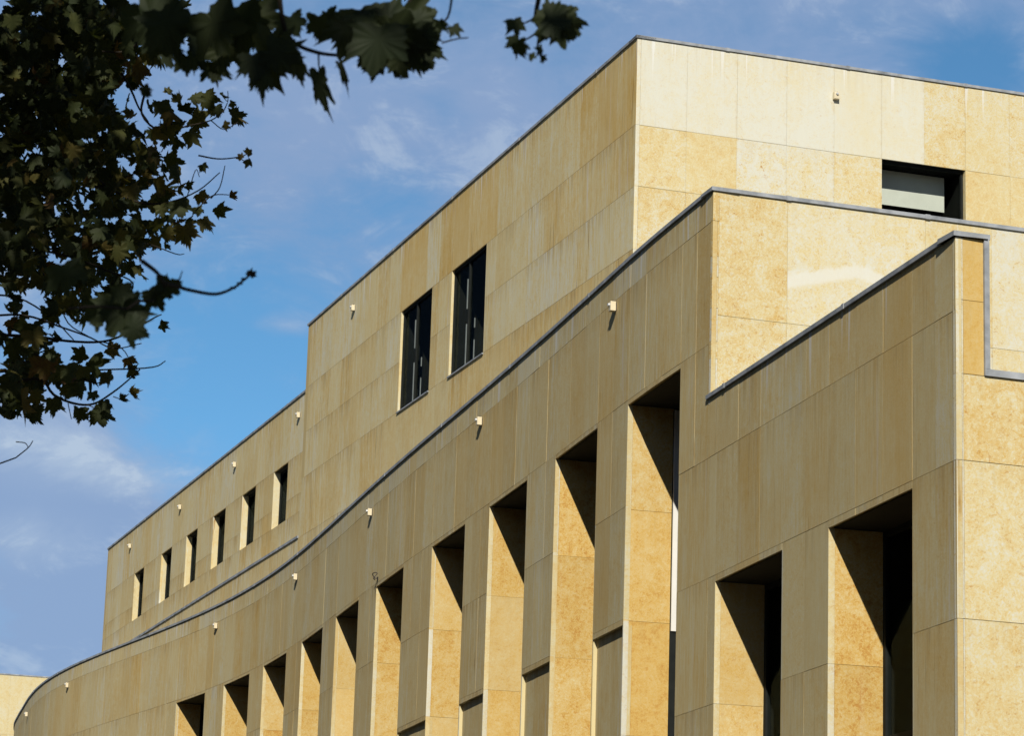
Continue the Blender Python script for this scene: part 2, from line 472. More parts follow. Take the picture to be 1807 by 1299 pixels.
def coping(P, nf, u0, u1, z, h=0.05, wid=0.36, over=0.03, step=0.5, clips=2.9, first=1.5, name='coping', ends=(0.0, 0.0), clip_h=0.006):
    """flat metal capping with raised seam clips, top slightly falling inwards"""
    m = Mesh()
    ns = max(1, int(math.ceil((u1 - u0) / step)))
    us = [u0 + (u1 - u0) * k / ns for k in range(ns + 1)]
    us[0] -= ends[0]; us[-1] += ends[1]
    def ring(u, grow=0.0):
        n, p = nf(u), P(u)
        a, b = p + n * (over + grow), p - n * (wid + grow)
        return [(*a, z - grow), (*a, z + h + grow), (*b, z + h - 0.012 + grow), (*b, z - grow)]
    def tube(ulist, grow=0.0):
        R = [ring(u, grow) for u in ulist]
        for k in range(len(R) - 1):
            for q in range(4):
                m.quad([R[k][q], R[k][(q + 1) % 4], R[k + 1][(q + 1) % 4], R[k + 1][q]])
        m.quad(R[0][::-1]); m.quad(R[-1])
    tube(us)
    u = u0 + first
    while u < u1 - 0.3:
        tube([u - 0.035, u + 0.035], clip_h)
        u += clips
    return m.build(name, ZINC, root)

# ------------------------------------------------------------------ windows
def window(P, nf, u0, u1, z0, z1, depth, name='window', jamb_attr=None, blind=None, shutter=None, mull=(0.5,), sill=None, room=1.4, soff=None, fw=0.07,
           jamb_rows=(), transom=None, bars=None, seed=0, stone_soffit=False, edge=0.075, jd=None):
    """u0 = near side, u1 = far side. The frame is the window object; everything else hangs below it."""
    A, B = P(u0), P(u1)
    d = (B - A) / np.hypot(*(B - A))
    n = np.array([-d[1], d[0]])
    if n @ nf(0.5 * (u0 + u1)) < 0: n = -n
    W = float(np.hypot(*(B - A)))
    inw = -n
    def X(s, e, z): return np.array([*(A + d * s + inw * e), z])
    def V(s, e, z=0.0): return np.array([*(d * s + inw * e), z])
    gdep = depth
    fm = Mesh()
    ft = 0.06
    def bar(s0, s1, a0, a1, mm, e0=None, e1=None):
        e0 = gdep - ft * .5 if e0 is None else e0; e1 = gdep + ft * .5 if e1 is None else e1
        mm.box(X(s0, e0, a0), V(s1 - s0, 0), V(0, e1 - e0), (0, 0, a1 - a0))
    bar(0, fw, z0, z1, fm); bar(W - fw, W, z0, z1, fm)
    bar(fw, W - fw, z0, z0 + fw, fm); bar(fw, W - fw, z1 - fw, z1, fm)
    for k in mull:
        bar(W * k - .03, W * k + .03, z0 + fw, z1 - fw, fm, gdep - ft * .5 + .004, gdep + ft * .5 - .004)
    if transom:
        bar(fw, W - fw, transom - .03, transom + .03, fm, gdep - ft * .5 + .008, gdep + ft * .5 - .008)
    fr = fm.build(name, FRAME, root)
    org = root['org']
    def sub(mesh, nm, mat):
        o = mesh.build(nm, mat, root)
        o.parent = fr
        return o
    pm = Mesh(); pm.box(X(fw * .6, gdep - .006, z0 + fw * .6), V(W - fw * 1.2, 0), V(0, .012), (0, 0, z1 - z0 - fw * 1.2)); sub(pm, 'pane', GLASS)
    rm = Mesh()                                                       # dark room behind
    e0, e1 = gdep + ft * .5 + .002, gdep + ft * .5 + room
    a, b, c, dd = X(0, e0, z0), X(W, e0, z0), X(W, e1, z0), X(0, e1, z0)
    H = np.array([0, 0, z1 - z0])
    for q in ((a, dd, dd + H, a + H), (b, c, c + H, b + H), (dd, c, c + H, dd + H), (a, b, c, dd), (a + H, b + H, c + H, dd + H)):
        rm.quad(q)
    sub(rm, 'interior', ROOM)
    # stone jambs (far one faces the sun), with their joints
    zs = sorted(set([z0, z1] + [z for z in jamb_rows if z0 < z < z1]))
    jd = jd or depth - ft * .5
    es = [0.0, edge, jd] if depth > 0.3 else [0.0, depth - ft * .5]
    for side, s in ((0, 0.0), (1, W)):
        jm = Mesh()
        nn = d if side == 0 else -d
        base = A + d * s
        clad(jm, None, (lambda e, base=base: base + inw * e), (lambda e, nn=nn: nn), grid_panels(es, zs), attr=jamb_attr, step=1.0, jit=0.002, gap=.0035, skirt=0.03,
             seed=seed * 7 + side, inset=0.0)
        jm.box(X(s - (.034 if side == 0 else -.030), .01, z0), V(.004, 0), V(0, jd - .01), (0, 0, z1 - z0))
        sub(jm, 'jamb', STONE)
    if jd < depth - .1:                                               # dark metal lining between the stone and the glass
        for s in (-.02, W - .010):
            lm_ = Mesh(); lm_.box(X(s, jd + .002, z0), V(.03, 0), V(0, depth - ft * .5 - jd - .004), (0, 0, z1 - z0)); sub(lm_, 'lining', FRAME)
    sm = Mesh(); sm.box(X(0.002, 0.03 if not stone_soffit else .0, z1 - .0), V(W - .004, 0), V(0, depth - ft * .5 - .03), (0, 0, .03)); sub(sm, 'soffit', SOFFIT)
    sl = Mesh()
    if sill == 'zinc':
        sl.box(X(-.02, -.03, z0 - .03), V(W + .04, 0), V(0, depth + .03 - ft * .5), (0, 0, .03)); sub(sl, 'sill', ZINC)
    else:
        sl.box(X(.003, .002, z0 - .05), V(W - .006, 0), V(0, depth - ft * .5), (0, 0, .05), attr=(0.35, .9, 0, .4, 0)); sub(sl, 'sill', STONE)
    if blind:
        s0, s1, a0, a1, e = blind
        bm_ = Mesh(); bm_.box(X(s0, gdep + e, a0), V(s1 - s0, 0), V(0, .015), (0, 0, a1 - a0)); sub(bm_, 'blind', BLIND)
    if shutter:
        zb, e0, e1 = shutter
        bm_ = Mesh(); bm_.box(X(W - .035, e0, zb), V(.022, 0), V(0, e1 - e0), (0, 0, z1 - .02 - zb)); sub(bm_, 'shutter', BLIND)
    if bars:
        for (s, a0, a1, wd) in bars:
            bm_ = Mesh(); bar(s - wd / 2, s + wd / 2, a0, a1, bm_, gdep - ft * .5 - .022, gdep - ft * .5 - .002); sub(bm_, 'mullion', GREYBAR)
    return fr

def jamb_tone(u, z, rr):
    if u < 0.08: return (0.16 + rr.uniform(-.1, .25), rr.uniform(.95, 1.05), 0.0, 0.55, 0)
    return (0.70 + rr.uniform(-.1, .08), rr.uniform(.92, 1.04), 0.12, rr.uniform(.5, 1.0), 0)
def jamb_pale(u, z, rr):
    return (0.22 + rr.uniform(-.06, .14), rr.uniform(.96, 1.06), 0.0, 0.5, 0)

# --- street facade: straight lower part (u < 0) and the long curve
CW = [(1.17, 3.42), (4.94, 7.22), (8.88, 11.22), (12.83, 15.17), (17.39, 19.74), (21.44, 23.79), (25.27, 27.64), (29.35, 31.80), (33.21, 35.62), (37.28, 39.73)]
FW = [(-2.64, -0.29), (-6.465, -4.11)]
ZW, ZWF, ZLEDGE = 10.437, 7.456, 7.44
WB = 2.6                                                # window foot
holes = [(a, b, WB, ZW) for a, b in CW] + [(a, b, WB, ZWF) for a, b in FW]

def facade_tone(u, z, rr):
    h = math.sin(u * 1.13 + 2.0) * .5 + math.sin(u * 2.9 + z * .7) * .5
    t = 0.36 + 0.06 * h + rr.choice((-.06, -.04, -.02, 0.0, .0, .02, .05, .10))
    if z > 12.08: t -= .10
    if u < 0: t -= .03
    return (t + .05, rr.uniform(.90, .97), (0.5 if u > 0 else 0.4) * rr.uniform(.5, 1.7), rr.uniform(.2, .5), -1 if z > 12.08 or (u < 0 and z > 9.1) else 0)

# vertical joints follow the window edges
us = [0.0, 0.42]
edges = []
for a, b in CW:
    edges += [a, a + (b - a) / 3, a + (b - a) * 2 / 3, b]
edges = sorted(edges)
allu = [0.0]
for e in edges:
    while e - allu[-1] > 1.02:
        k = math.ceil((e - allu[-1]) / .80)
        allu.append(allu[-1] + (e - allu[-1]) / k)
    allu.append(e)
while U_END - allu[-1] > 1.0:
    allu.append(allu[-1] + .8)
allu.append(U_END)
alluf = [-LF, -LF + .52]
for e in (-6.465, -5.68, -4.9, -4.11, -3.38, -2.64, -1.86, -1.07, -0.29, 0.0):
    if e - alluf[-1] > .95: alluf.append((e + alluf[-1]) / 2)
    alluf.append(e)
rows_low = [0.0, 1.45, 2.95, 4.45, 5.98, 7.535, 9.04]
mC, mCb = Mesh(), Mesh()
def c_off(u, z): return -0.06 if (z < ZLEDGE and u > 1.0) else 0.0
clad(mC, mCb, P_curve, n_curve, grid_panels(allu, [9.04, 10.50, 12.08, ZC]), holes, attr=facade_tone, off=c_off, seed=3)
# piers of the curved part: flush slabs above the ledge, recessed ones below
allu_p = [u for u in allu if u >= 1.1]
for z0, z1 in ((ZLEDGE, 7.52), (7.52, 9.04)):
    clad(mC, mCb, P_curve, n_curve, grid_panels(allu_p, [z0, z1]), holes, attr=facade_tone, off=c_off, seed=int(z1 * 10), skirt=0.075)
clad(mC, mCb, P_curve, n_curve, grid_panels(allu_p, [0.0, 1.45, 2.95, 4.45, 5.98, ZLEDGE]), holes, attr=facade_tone, off=c_off, seed=9)
clad(mC, mCb, P_curve, n_curve, grid_panels([0.0, 1.17], rows_low), holes, attr=facade_tone, seed=10)
zf_rows = rows_low[:-1] + [9.04, ZF]
clad(mC, mCb, P_curve, n_curve, grid_panels(alluf, zf_rows), holes, attr=facade_tone, seed=12)
mC.build('curved_wall', STONE, root)
mCb.build('wall_backing', MORTAR, root)

coping(P_curve, n_curve, 0.0, U_END, ZC, wid=0.34, first=5.5, clips=4.6, ends=(0.02, 0.1))
coping(P_curve, n_curve, -LF, 0.0, ZF, wid=0.337, first=3.0, clips=4.0, ends=(0.03, 0.10))

JR = (1.45, 2.95, 4.45, 5.98, 7.5, 9.0)
for i, (a, b) in enumerate(CW):
    sh = None
    if i == 0: sh = (7.40, 0.655, 0.745)
    elif i == 1: sh = (5.0, 0.655, 0.745)
    elif i == 2: sh = (7.456, 0.655, 0.745)
    elif i < 9: sh = (7.42, 0.655, 0.745)
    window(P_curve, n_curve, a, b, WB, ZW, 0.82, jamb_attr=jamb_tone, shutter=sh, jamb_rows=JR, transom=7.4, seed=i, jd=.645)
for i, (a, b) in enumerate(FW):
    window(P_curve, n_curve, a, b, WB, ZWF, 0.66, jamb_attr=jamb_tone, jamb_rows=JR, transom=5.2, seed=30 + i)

# --- end face of the low street wing
PF = PM - dF * LF
Pn, nn = line_path(PF, dR, -dU)
mE, mEb = Mesh(), Mesh()
def end_tone(u, z, rr):
    if u < .09: return (0.12 + rr.uniform(-.05, .12), 1.03, 0, .6, 0)
    if z > 8.41 and u < .4: return (.72, 1.0, .2, .4, 0)
    return (0.38 + rr.uniform(-.10, .08), rr.uniform(.97, 1.04), .1, rr.uniform(.8, 1.3), -1 if z > 7.6 else 0)
clad(mE, mEb, Pn, nn, grid_panels([0.0, 0.08, 0.305], [8.40, 9.15, ZF]), attr=end_tone, seed=20, jit=.002)
clad(mE, mEb, Pn, nn, grid_panels([0.0, 0.08, 0.98, 1.93, 2.9, 3.85, 4.8, 5.75, 6.7, 7.65, 8.6], [0, 1.45, 2.95, 4.45, 5.98, 7.535, 8.40]), attr=end_tone, seed=21, jit=.002)
# inner cheek of the upstand, thickness of the parapet
q = PF + dR * .305
for (a, b) in ((q + dF * .02, q + dF * 7.5),):
    mE.box((*a, 8.40), (*(dR * .03), 0), (*(b - a), 0), (0, 0, ZF - 8.40), attr=(.3, .9, .3, .3, 0))
mE.build('end_wall', STONE, root)
mEb.build('wall_backing', MORTAR, root)
cm = Mesh()                                                     # metal edge: down the upstand, then along the low parapet
o = PF + dR * .305 - dU * .03
cm.box((*(PF - dU * .032 - dR * .03), ZF + .0), (*(dR * .40), 0), (*(dU * .36), 0), (0, 0, .0515))
cm.box((*o, 8.47), (*(dR * .055), 0), (*(dU * .36), 0), (0, 0, ZF - 8.47))
cm.box((*o, 8.40), (*(dR * 8.4), 0), (*(dU * .36), 0), (0, 0, .068))
cm.build('coping', ZINC, root)

# --- end face of the middle volume
Pn, nn = line_path(PM, dR, -dU)
mM, mMb = Mesh(), Mesh()
def mid_tone(u, z, rr):
    if u < .09:
        return (rr.choice((.05, .5, .6, .15)), 1.02, 0, 1.3, 0)
    if u < 1.05: return (0.37 if z > 10.86 else .30, 1.0, .05, 1.05, 0)
    if u < 2.95: return (0.20 if z > 10.86 else .22, 1.03, .05, .75, 1.0 if z > 10.86 else 0)
    return (0.24 + rr.uniform(-.1, .1), 1.0, .05, .7, -1 if z > 10.86 else 0)
clad(mM, mMb, Pn, nn, grid_panels([0.0, 0.085], [9.72, 10.3, 10.52, 10.95, 11.35, 11.62, 12.08, ZC]), attr=mid_tone, seed=40, jit=.002)
clad(mM, mMb, Pn, nn, grid_panels([0.085, 1.02, 2.95, 3.9, 4.85, 5.8, 6.8, 7.8, 8.8, 9.8], [4.5, 6.2, 7.75, 9.3, 10.86, ZC]), attr=mid_tone, seed=41, jit=.002)
mM.build('end_wall', STONE, root)
mMb.build('wall_backing', MORTAR, root)
coping(Pn, nn, 0.0, 9.8, ZC + .001, wid=.34, first=1.02, clips=1.95, ends=(0.03, 0))

# --- tall upper volume
Pn, nn = line_path(PU, dU, -dR)
UL = 22.24
mU, mUb = Mesh(), Mesh()
UWIN = [(8.21, 10.48), (11.85, 14.12)]
uh = [(a, b, 15.50, 17.76) for a, b in UWIN]
def up_tone(u, z, rr):
    t = 0.33 + rr.choice((-.06, -.04, 0, .02, .07)) + .06 * math.sin(u * .9 + z)
    if z > 17.76 and (u < 3.2 or 8.0 < u < 10.9 or 12 < u < 14.4): t = .53 + rr.uniform(-.04, .05)
    if 16.6 < z < 17.76 and 0 < u < 5: t = .44
    if 15.5 < z < 16.6 and u < 8: t = .22 + rr.uniform(-.05, .05)
    if z < 15.5 and u < 10: t = .46 + rr.uniform(-.06, .06)
    if 14.05 < z < 15.5 and 17 > u > 14.2: t = .5 + rr.uniform(-.08, .08)
    return (t + .03, rr.uniform(1.04, 1.10), .62 * rr.uniform(.5, 1.8), rr.uniform(.2, .55), -1 if z > 17.76 else 0)
uu = [i * .9475 for i in range(int(UL / .9475) + 1)]
uu = [x for x in uu if x < UL - .3] + [UL]
clad(mU, mUb, Pn, nn, grid_panels(uu, [5.0, 6.6, 8.1, 9.6, 11.1, 12.6, 14.05, 15.5, 16.63, 17.76, ZU]), uh, attr=up_tone, seed=50, step=2.0, jit=.0005)
mU.build('tall_wall', STONE, root)
mUb.build('wall_backing', MORTAR, root)
coping(Pn, nn, 0.0, UL, ZU, h=.05, wid=.34, first=2.0, clips=4.3, step=5.0, ends=(0.03, .03))
for i, (a, b) in enumerate(UWIN):
    W_ = b - a
    window(Pn, nn, a, b, 15.50, 17.76, 0.085, jamb_attr=jamb_pale, sill='zinc', mull=(.56,), seed=60 + i, fw=.05,
           bars=[(W_ * .33, 15.55, 15.95, .022), (W_ * .33, 16.2, 16.40, .022), (W_ * .57, 15.55, 16.40, .03), (W_ * .57, 16.72, 17.35, .03)])  # dashes: only the sunlit stretches of the mullions, drawn as grey bars
# left return of the tall volume (seen from the sky side as its end)
mS = Mesh()
Q = PU + dU * UL
mS.box((*(Q + dR * .0), 5.0), (*(dR * 12), 0), (*(-dU * .25), 0), (0, 0, ZU - 5.0), attr=(.4, .95, .4, .3, 0))
mS.build('return_wall', STONE, root)

# --- lower left wing, its face set back a little, above a flush plinth with its own capping
SET = 0.08
PL = PU + dR * SET
Pl, nl = line_path(PL, dU, -dR)
L0, L1, ZL, ZP = UL, 47.3, 17.74, 14.05
LW = [(23.93, 25.35), (27.25, 28.71), (30.60, 32.05), (33.99, 35.40), (37.33, 38.75), (41.25, 42.65)]
lh = [(a, b, 14.775, 16.25) for a, b in LW]
mL, mLb = Mesh(), Mesh()
def left_tone(u, z, rr):
    t = 0.34 + rr.choice((-.06, -.04, 0, .03, .12)) + .05 * math.sin(u * .8)
    if z < 16.2: t += .06
    return (t, rr.uniform(1.03, 1.09), .75 * rr.uniform(.5, 1.7), rr.uniform(.2, .5), -1 if z > 16.3 else 0)
lu = [L0]
for a, b in LW:
    for e in (a, b):
        while e - lu[-1] > 1.3: lu.append(lu[-1] + (e - lu[-1]) / math.ceil((e - lu[-1]) / .97))
        lu.append(e)
while L1 - lu[-1] > 1.3: lu.append(lu[-1] + .95)
lu.append(L1)
clad(mL, mLb, Pl, nl, grid_panels(lu, [ZP, 14.775, 15.24, 16.26, ZL]), lh, attr=left_tone, seed=70, step=2.0, jit=.0005)
mL.build('wing_wall', STONE, root)
mLb.build('wall_backing', MORTAR, root)
mP, mPb = Mesh(), Mesh()
pu = [L0 + i * .964 for i in range(int((L1 - L0) / .964) + 1)] + [L1]
clad(mP, mPb, Pn, nn, grid_panels(pu, [5.0, 6.6, 8.1, 9.6, 11.1, 12.6, ZP]), attr=left_tone, seed=71, step=2.0, jit=.0005)
mP.build('plinth_wall', STONE, root)
mPb.build('wall_backing', MORTAR, root)
coping(Pl, nl, L0, L1, ZL, h=.055, wid=.34, first=2.0, clips=4.3, step=5.0, ends=(0.0, .03), over=.03)
coping(Pn, nn, L0, L1, ZP, h=.06, wid=SET - .004, first=2.0, clips=4.3, step=5.0, ends=(0.0, .03))
for i, (a, b) in enumerate(LW):
    window(Pl, nl, a, b, 14.775, 16.25, 0.20, jamb_attr=jamb_pale, mull=(), seed=80 + i, fw=.05,
           bars=[((b - a) * .30, 14.83, 16.18, .035)], edge=.0)
mS = Mesh()
Q = PL + dU * L1
mS.box((*Q, 5.0), (*(dR * 12), 0), (*(-dU * .25), 0), (0, 0, ZL - 5.0), attr=(.4, .95, .4, .3, 0))
mS.build('return_wall', STONE, root)

# --- right hand face of the tall volume
Pr, nr = line_path(PU, dR, -dU)
mR, mRb = Mesh(), Mesh()
rh = [(4.727, 6.396, 16.685, 17.755)]
row1 = [.02, .04, .03, .06, .05, .04, .27, .30, .34]
row2 = [.33, .37, .07, .11, .30, .3, .36, .42, .4]
row3 = [.31, .33, .25, .3, .3, .3, .4, .4, .4]
def right_tone(u, z, rr):
    if u < .075: return (.08, 1.05, 0, .4, 0)
    k = min(8, int((u - .0) / .955))
    if z > 17.75: return (row1[k] + rr.uniform(-.02, .02), 1.04 if row1[k] < .2 else 1.0, .08, rr.uniform(.2, .5) if row1[k] < .2 else rr.uniform(.7, 1.2), -1)
    if z > 16.6: return (row2[k] + .02, 1.02, .05, rr.uniform(.6, 1.25), 0)
    return (row3[k] + .03, 1.0, .05, rr.uniform(.6, 1.2), 0)
ru = [0.0, .075, .955, 1.91, 2.865, 3.79, 4.727, 5.57, 6.396, 7.3, 8.2, 9.1, 10.05, 11.0, 11.95, 12.9]
clad(mR, mRb, Pr, nr, grid_panels(ru, [9.9, 11.1, 12.2, 13.3, 14.4, 15.5, 16.64, 17.755, ZU]), rh, attr=right_tone, seed=90, step=2.0, jit=.002)
mR.build('end_wall', STONE, root)
mRb.build('wall_backing', MORTAR, root)
coping(Pr, nr, 0.0, 12.9, ZU + .001, h=.05, wid=.34, first=1.7, clips=2.35, step=5.0, ends=(.03, 0))
window(Pr, nr, 4.727, 6.396, 16.685, 17.755, 0.13, jamb_attr=jamb_pale, mull=(), seed=95, fw=.045, blind=(.02, 1.52, 17.09, 17.745, .42), room=1.6)

# --- roofs and hidden closing walls
mr = Mesh()
def roof(pts, z):
    mr.quad([(*p, z) for p in pts])
roof([PU + dR * .34 + dU * .3, PU + dR * 12.9 + dU * .3, PU + dR * 12.9 + dU * (UL - .3), PU + dR * .34 + dU * (UL - .3)], ZU - .35)
roof([PL + dU * L0 + dR * .34, PL + dU * L0 + dR * 12, PL + dU * (L1 - .3) + dR * 12, PL + dU * (L1 - .3) + dR * .34], ZL - .35)
step_u = np.linspace(1.0, U_END, 60)
for k in range(59):
    a, b = P_curve(step_u[k]) - n_curve(step_u[k]) * .3, P_curve(step_u[k + 1]) - n_curve(step_u[k + 1]) * .3
    def clampto(p):
        s = (p - PU) @ dU
        return PU + dU * s + dR * (.2 if 0 < s < L1 else 9.8)
    mr.quad([(*a, ZC - .4), (*b, ZC - .4), (*clampto(b), ZC - .4), (*clampto(a), ZC - .4)])

roof([PF + dR * .3 + dU * .25, PF + dR * 8.6 + dU * .25, PF + dR * 8.6 + dU * 7.6, PM + dR * .3], 8.2)
mr.build('roof', ROOFM, root)
mw = Mesh()                                                     # inner side of the curved parapet and plain rear walls
mi = Mesh()
for k in range(59):
    a, b = P_curve(step_u[k]) - n_curve(step_u[k]) * .335, P_curve(step_u[k + 1]) - n_curve(step_u[k + 1]) * .335
    mi.quad([(*a, ZC - .4), (*b, ZC - .4), (*b, ZC), (*a, ZC)], attr=(.3, .9, .3, .2, 0))
a, b = PF + dR * .337 + dU * .3, PM + dR * .3
mi.quad([(*a, 8.2), (*b, 8.2), (*b, ZF), (*a, ZF)], attr=(.3, .9, .3, .2, 0))
mi.build('parapet_lining', STONE, root)
mb = Mesh()
far = PU + dR * 12.9
far2 = PU + dR * 12.9 + dU * UL
mb.quad([(*far, 0), (*far2, 0), (*far2, ZU), (*far, ZU)], attr=(.35, .9, .3, .3, 0))
a, b = PL + dR * 12 + dU * L0, PL + dR * 12 + dU * L1
mb.quad([(*a, 0), (*b, 0), (*b, ZL), (*a, ZL)], attr=(.35, .9, .3, .3, 0))
a, b = PM + dR * 9.8, PM + dR * 9.8 + dU * 14
mb.quad([(*a, 0), (*b, 0), (*b, ZC), (*a, ZC)], attr=(.35, .9, .3, .3, 0))
a, b = PF + dR * 8.6, PF + dR * 8.6 + dU * 8
mb.quad([(*a, 0), (*b, 0), (*b, 8.4), (*a, 8.4)], attr=(.35, .9, .3, .3, 0))
mb.build('rear_wall', STONE, root)

# ------------------------------------------------------------------ far building closing the street
fb0 = at(-90, 1181, 140.0)
fb = empty('far_building', (float(fb0[0]), float(fb0[1]), 0.0))
fb['org'] = (float(fb0[0]), float(fb0[1]), 0.0)
tag(fb, 'distant pale sunlit stone block peeking out behind the far end of the curved facade', 'building')
ZB = float(fb0[2]) - .09
Pb, nb = line_path(fb0[:2], dR, -dU)
m1, m2 = Mesh(), Mesh()
def far_tone(u, z, rr): return (.26 + rr.uniform(-.06, .08), 1.02, .12, .6, 0)
clad(m1, m2, Pb, nb, grid_panels([i * 1.0 for i in range(17)], [0, 3, 6, 9, 12, 13.6, 15.2, 16.8, ZB]), attr=far_tone, seed=120, step=2.0, jit=.002)
m1.box((*(fb0[:2] + dU * .12), 0), (*(dU * 10), 0), (*(dR * 16), 0), (0, 0, ZB), attr=(.3, 1, .3, .3, 0))
m1.build('wall', STONE, fb)
m2.build('wall_backing', MORTAR, fb)
m3 = Mesh(); m3.box((*(fb0[:2] - dU * .03 - dR * .03), ZB), (*(dR * 16.06), 0), (*(dU * .4), 0), (0, 0, .06)); m3.build('coping', ZINC, fb)

# ------------------------------------------------------------------ wall lamps
def lamp_meshes():
    def bev(bm):
        bmesh.ops.bevel(bm, geom=list(bm.edges), offset=.006, segments=2, affect='EDGES', profile=.6)
    out = {}
    bm = bmesh.new()
    bmesh.ops.create_cube(bm, size=1.0, matrix=Matrix.Translation((0, .052, 0)) @ Matrix.Diagonal((.10, .078, .135, 1)))
    bev(bm); me = bpy.data.meshes.new('body'); bm.to_mesh(me); bm.free(); me.materials.append(CREAM); out['body'] = me
    bm = bmesh.new()
    bmesh.ops.create_cube(bm, size=1.0, matrix=Matrix.Translation((0, .006, 0)) @ Matrix.Diagonal((.07, .012, .10, 1)))
    bmesh.ops.create_cube(bm, size=1.0, matrix=Matrix.Translation((-.018, .04, .075)) @ Matrix.Diagonal((.012, .03, .02, 1)))
    bmesh.ops.create_cube(bm, size=1.0, matrix=Matrix.Translation((.018, .04, .075)) @ Matrix.Diagonal((.012, .03, .02, 1)))
    me = bpy.data.meshes.new('bracket'); bm.to_mesh(me); bm.free(); me.materials.append(STEEL); out['bracket'] = me
    bm = bmesh.new()
    bmesh.ops.create_cone(bm, cap_ends=True, segments=20, radius1=.026, radius2=.020, depth=.03,
                          matrix=Matrix.Translation((0, .104, .022)) @ Matrix.Rotation(math.radians(-90), 4, 'X'))
    me = bpy.data.meshes.new('lens'); bm.to_mesh(me); bm.free(); me.materials.append(LENSM); out['lens'] = me
    return out
LM = lamp_meshes()
lamp_proto = None
def lamp(P, n, z, label):
    global lamp_proto
    loc = (float(P[0] + n[0] * .004), float(P[1] + n[1] * .004), z)
    rz = math.atan2(n[1], n[0]) - math.pi / 2
    if lamp_proto is None:
        r = empty('wall_lamp', loc, rz)
        for k, me in LM.items():
            o = bpy.data.objects.new(k, me); COL.objects.link(o); o.parent = r
        lamp_proto = r
    else:
        r = lamp_proto.copy(); COL.objects.link(r); r.location = loc; r.rotation_euler = (0, 0, rz)
        for ch in list(lamp_proto.children):
            c = ch.copy(); COL.objects.link(c); c.parent = r
    tag(r, label, 'wall lamp', 'small cream box lamps on the stone walls')
C_L = ['cream box lamp on the curved wall, nearest to its tall stepped corner',
       'cream box lamp on the curved wall below the two large dark windows',
       'cream box lamp on the curved wall right of the dark wire loop',
       'cream box lamp on the curved wall just below where the thin ledge capping ends',
       'cream box lamp on the curved wall below the row of small windows',
       'cream box lamp on the bright bend of the curved wall under the wing\'s left corner',
       'cream box lamp at the far left tip of the curved wall beside the distant block']
for u, lb in zip((4.12, 11.9, 20.45, 28.5, 36.5, 50.0, 57.85), C_L):
    lamp(P_curve(u), n_curve(u), 11.98, lb)
L_L = ['cream box lamp on the small-window wing, nearest to the tall block',
       'cream box lamp on the small-window wing, second from the tall block',
       'cream box lamp on the small-window wing, third from the tall block',
       'cream box lamp on the small-window wing, next to its left corner']
for u, lb in zip((22.98, 29.66, 36.36, 43.5), L_L):
    lamp(Pl(u), nl(u), 17.255, lb)
lamp(Pn(18.0), nn(18.0), 18.78, 'cream box lamp high on the tall block left of its two large dark windows')
lamp(Pr(3.80), nr(3.8), 18.80, 'cream box lamp on the bright sunlit end face above the wide window')

# rusty wire loop above a window head
bm = bmesh.new()
R0, r0, SEG, TS = .085, .011, 20, 6
vs = []
for i in range(SEG + 1):
    a = math.radians(-30 + 300 * i / SEG)
    ring_ = []
    for j in range(TS):
        b = 2 * math.pi * j / TS
        rr_ = R0 + r0 * math.cos(b)
        ring_.append(bm.verts.new((rr_ * math.cos(a), .075 + r0 * math.sin(b) + .03 * math.sin(a * 2), rr_ * math.sin(a) * .8)))
    vs.append(ring_)
for i in range(SEG):
    for j in range(TS):
        bm.faces.new((vs[i][j], vs[i][(j + 1) % TS], vs[i + 1][(j + 1) % TS], vs[i + 1][j]))
bm.faces.new(vs[0][::-1]); bm.faces.new(vs[-1])
bmesh.ops.create_cube(bm, size=1.0, matrix=Matrix.Translation((.06, .035, -.03)) @ Matrix.Diagonal((.02, .07, .02, 1)))
bmesh.ops.create_cube(bm, size=1.0, matrix=Matrix.Translation((.06, .006, -.03)) @ Matrix.Diagonal((.06, .012, .06, 1)))
bmesh.ops.recalc_face_normals(bm, faces=bm.faces)
me = bpy.data.meshes.new('wire_bracket'); bm.to_mesh(me); bm.free(); me.materials.append(STEEL)
o = bpy.data.objects.new('wire_bracket', me); COL.objects.link(o)
uq = 19.55
nq = n_curve(uq); pq = P_curve(uq) + nq * .003
o.location = (float(pq[0]), float(pq[1]), 10.60); o.rotation_euler = (0, 0, math.atan2(nq[1], nq[0]) - math.pi / 2)
tag(o, 'dark bent wire loop sticking out of the curved wall above a tall window', 'bracket')

# ------------------------------------------------------------------ the plane tree
rg = np.random.default_rng(7)
half = [(0, .76), (6, .62), (11, .63), (17, .53), (23, .54), (29, .43), (36, .50), (42, .52), (48, .62), (54, .76), (59, .63), (66, .64), (71, .55), (78, .55), (86, .44), (97, .50), (104, .48),
        (111, .55), (119, .63), (125, .51), (134, .49), (143, .38), (158, .33), (172, .24)]
ang = [a for a, _ in half] + [360 - a for a, _ in half[:0:-1]]
rad = [r for _, r in half] + [r for _, r in half[:0:-1]]
LV = np.array([[r * math.sin(math.radians(a)), .28 + r * math.cos(math.radians(a)), 0.0] for a, r in zip(ang, rad)])
LV = np.vstack([[0, .28, 0], LV])
NLV = len(LV) - 1
LFACES = [(0, 1 + k, 1 + (k + 1) % NLV) for k in range(NLV)]
LOWV = np.array([[0, .0, 0], [-.62, .12, 0], [-.5, .5, 0], [-.62, .75, 0], [-.2, .72, 0], [0, 1.02, 0], [.2, .72, 0], [.62, .75, 0], [.5, .5, 0], [.62, .12, 0]])
LOWF = [(0, 9, 8, 7, 6, 5, 4, 3, 2, 1)]

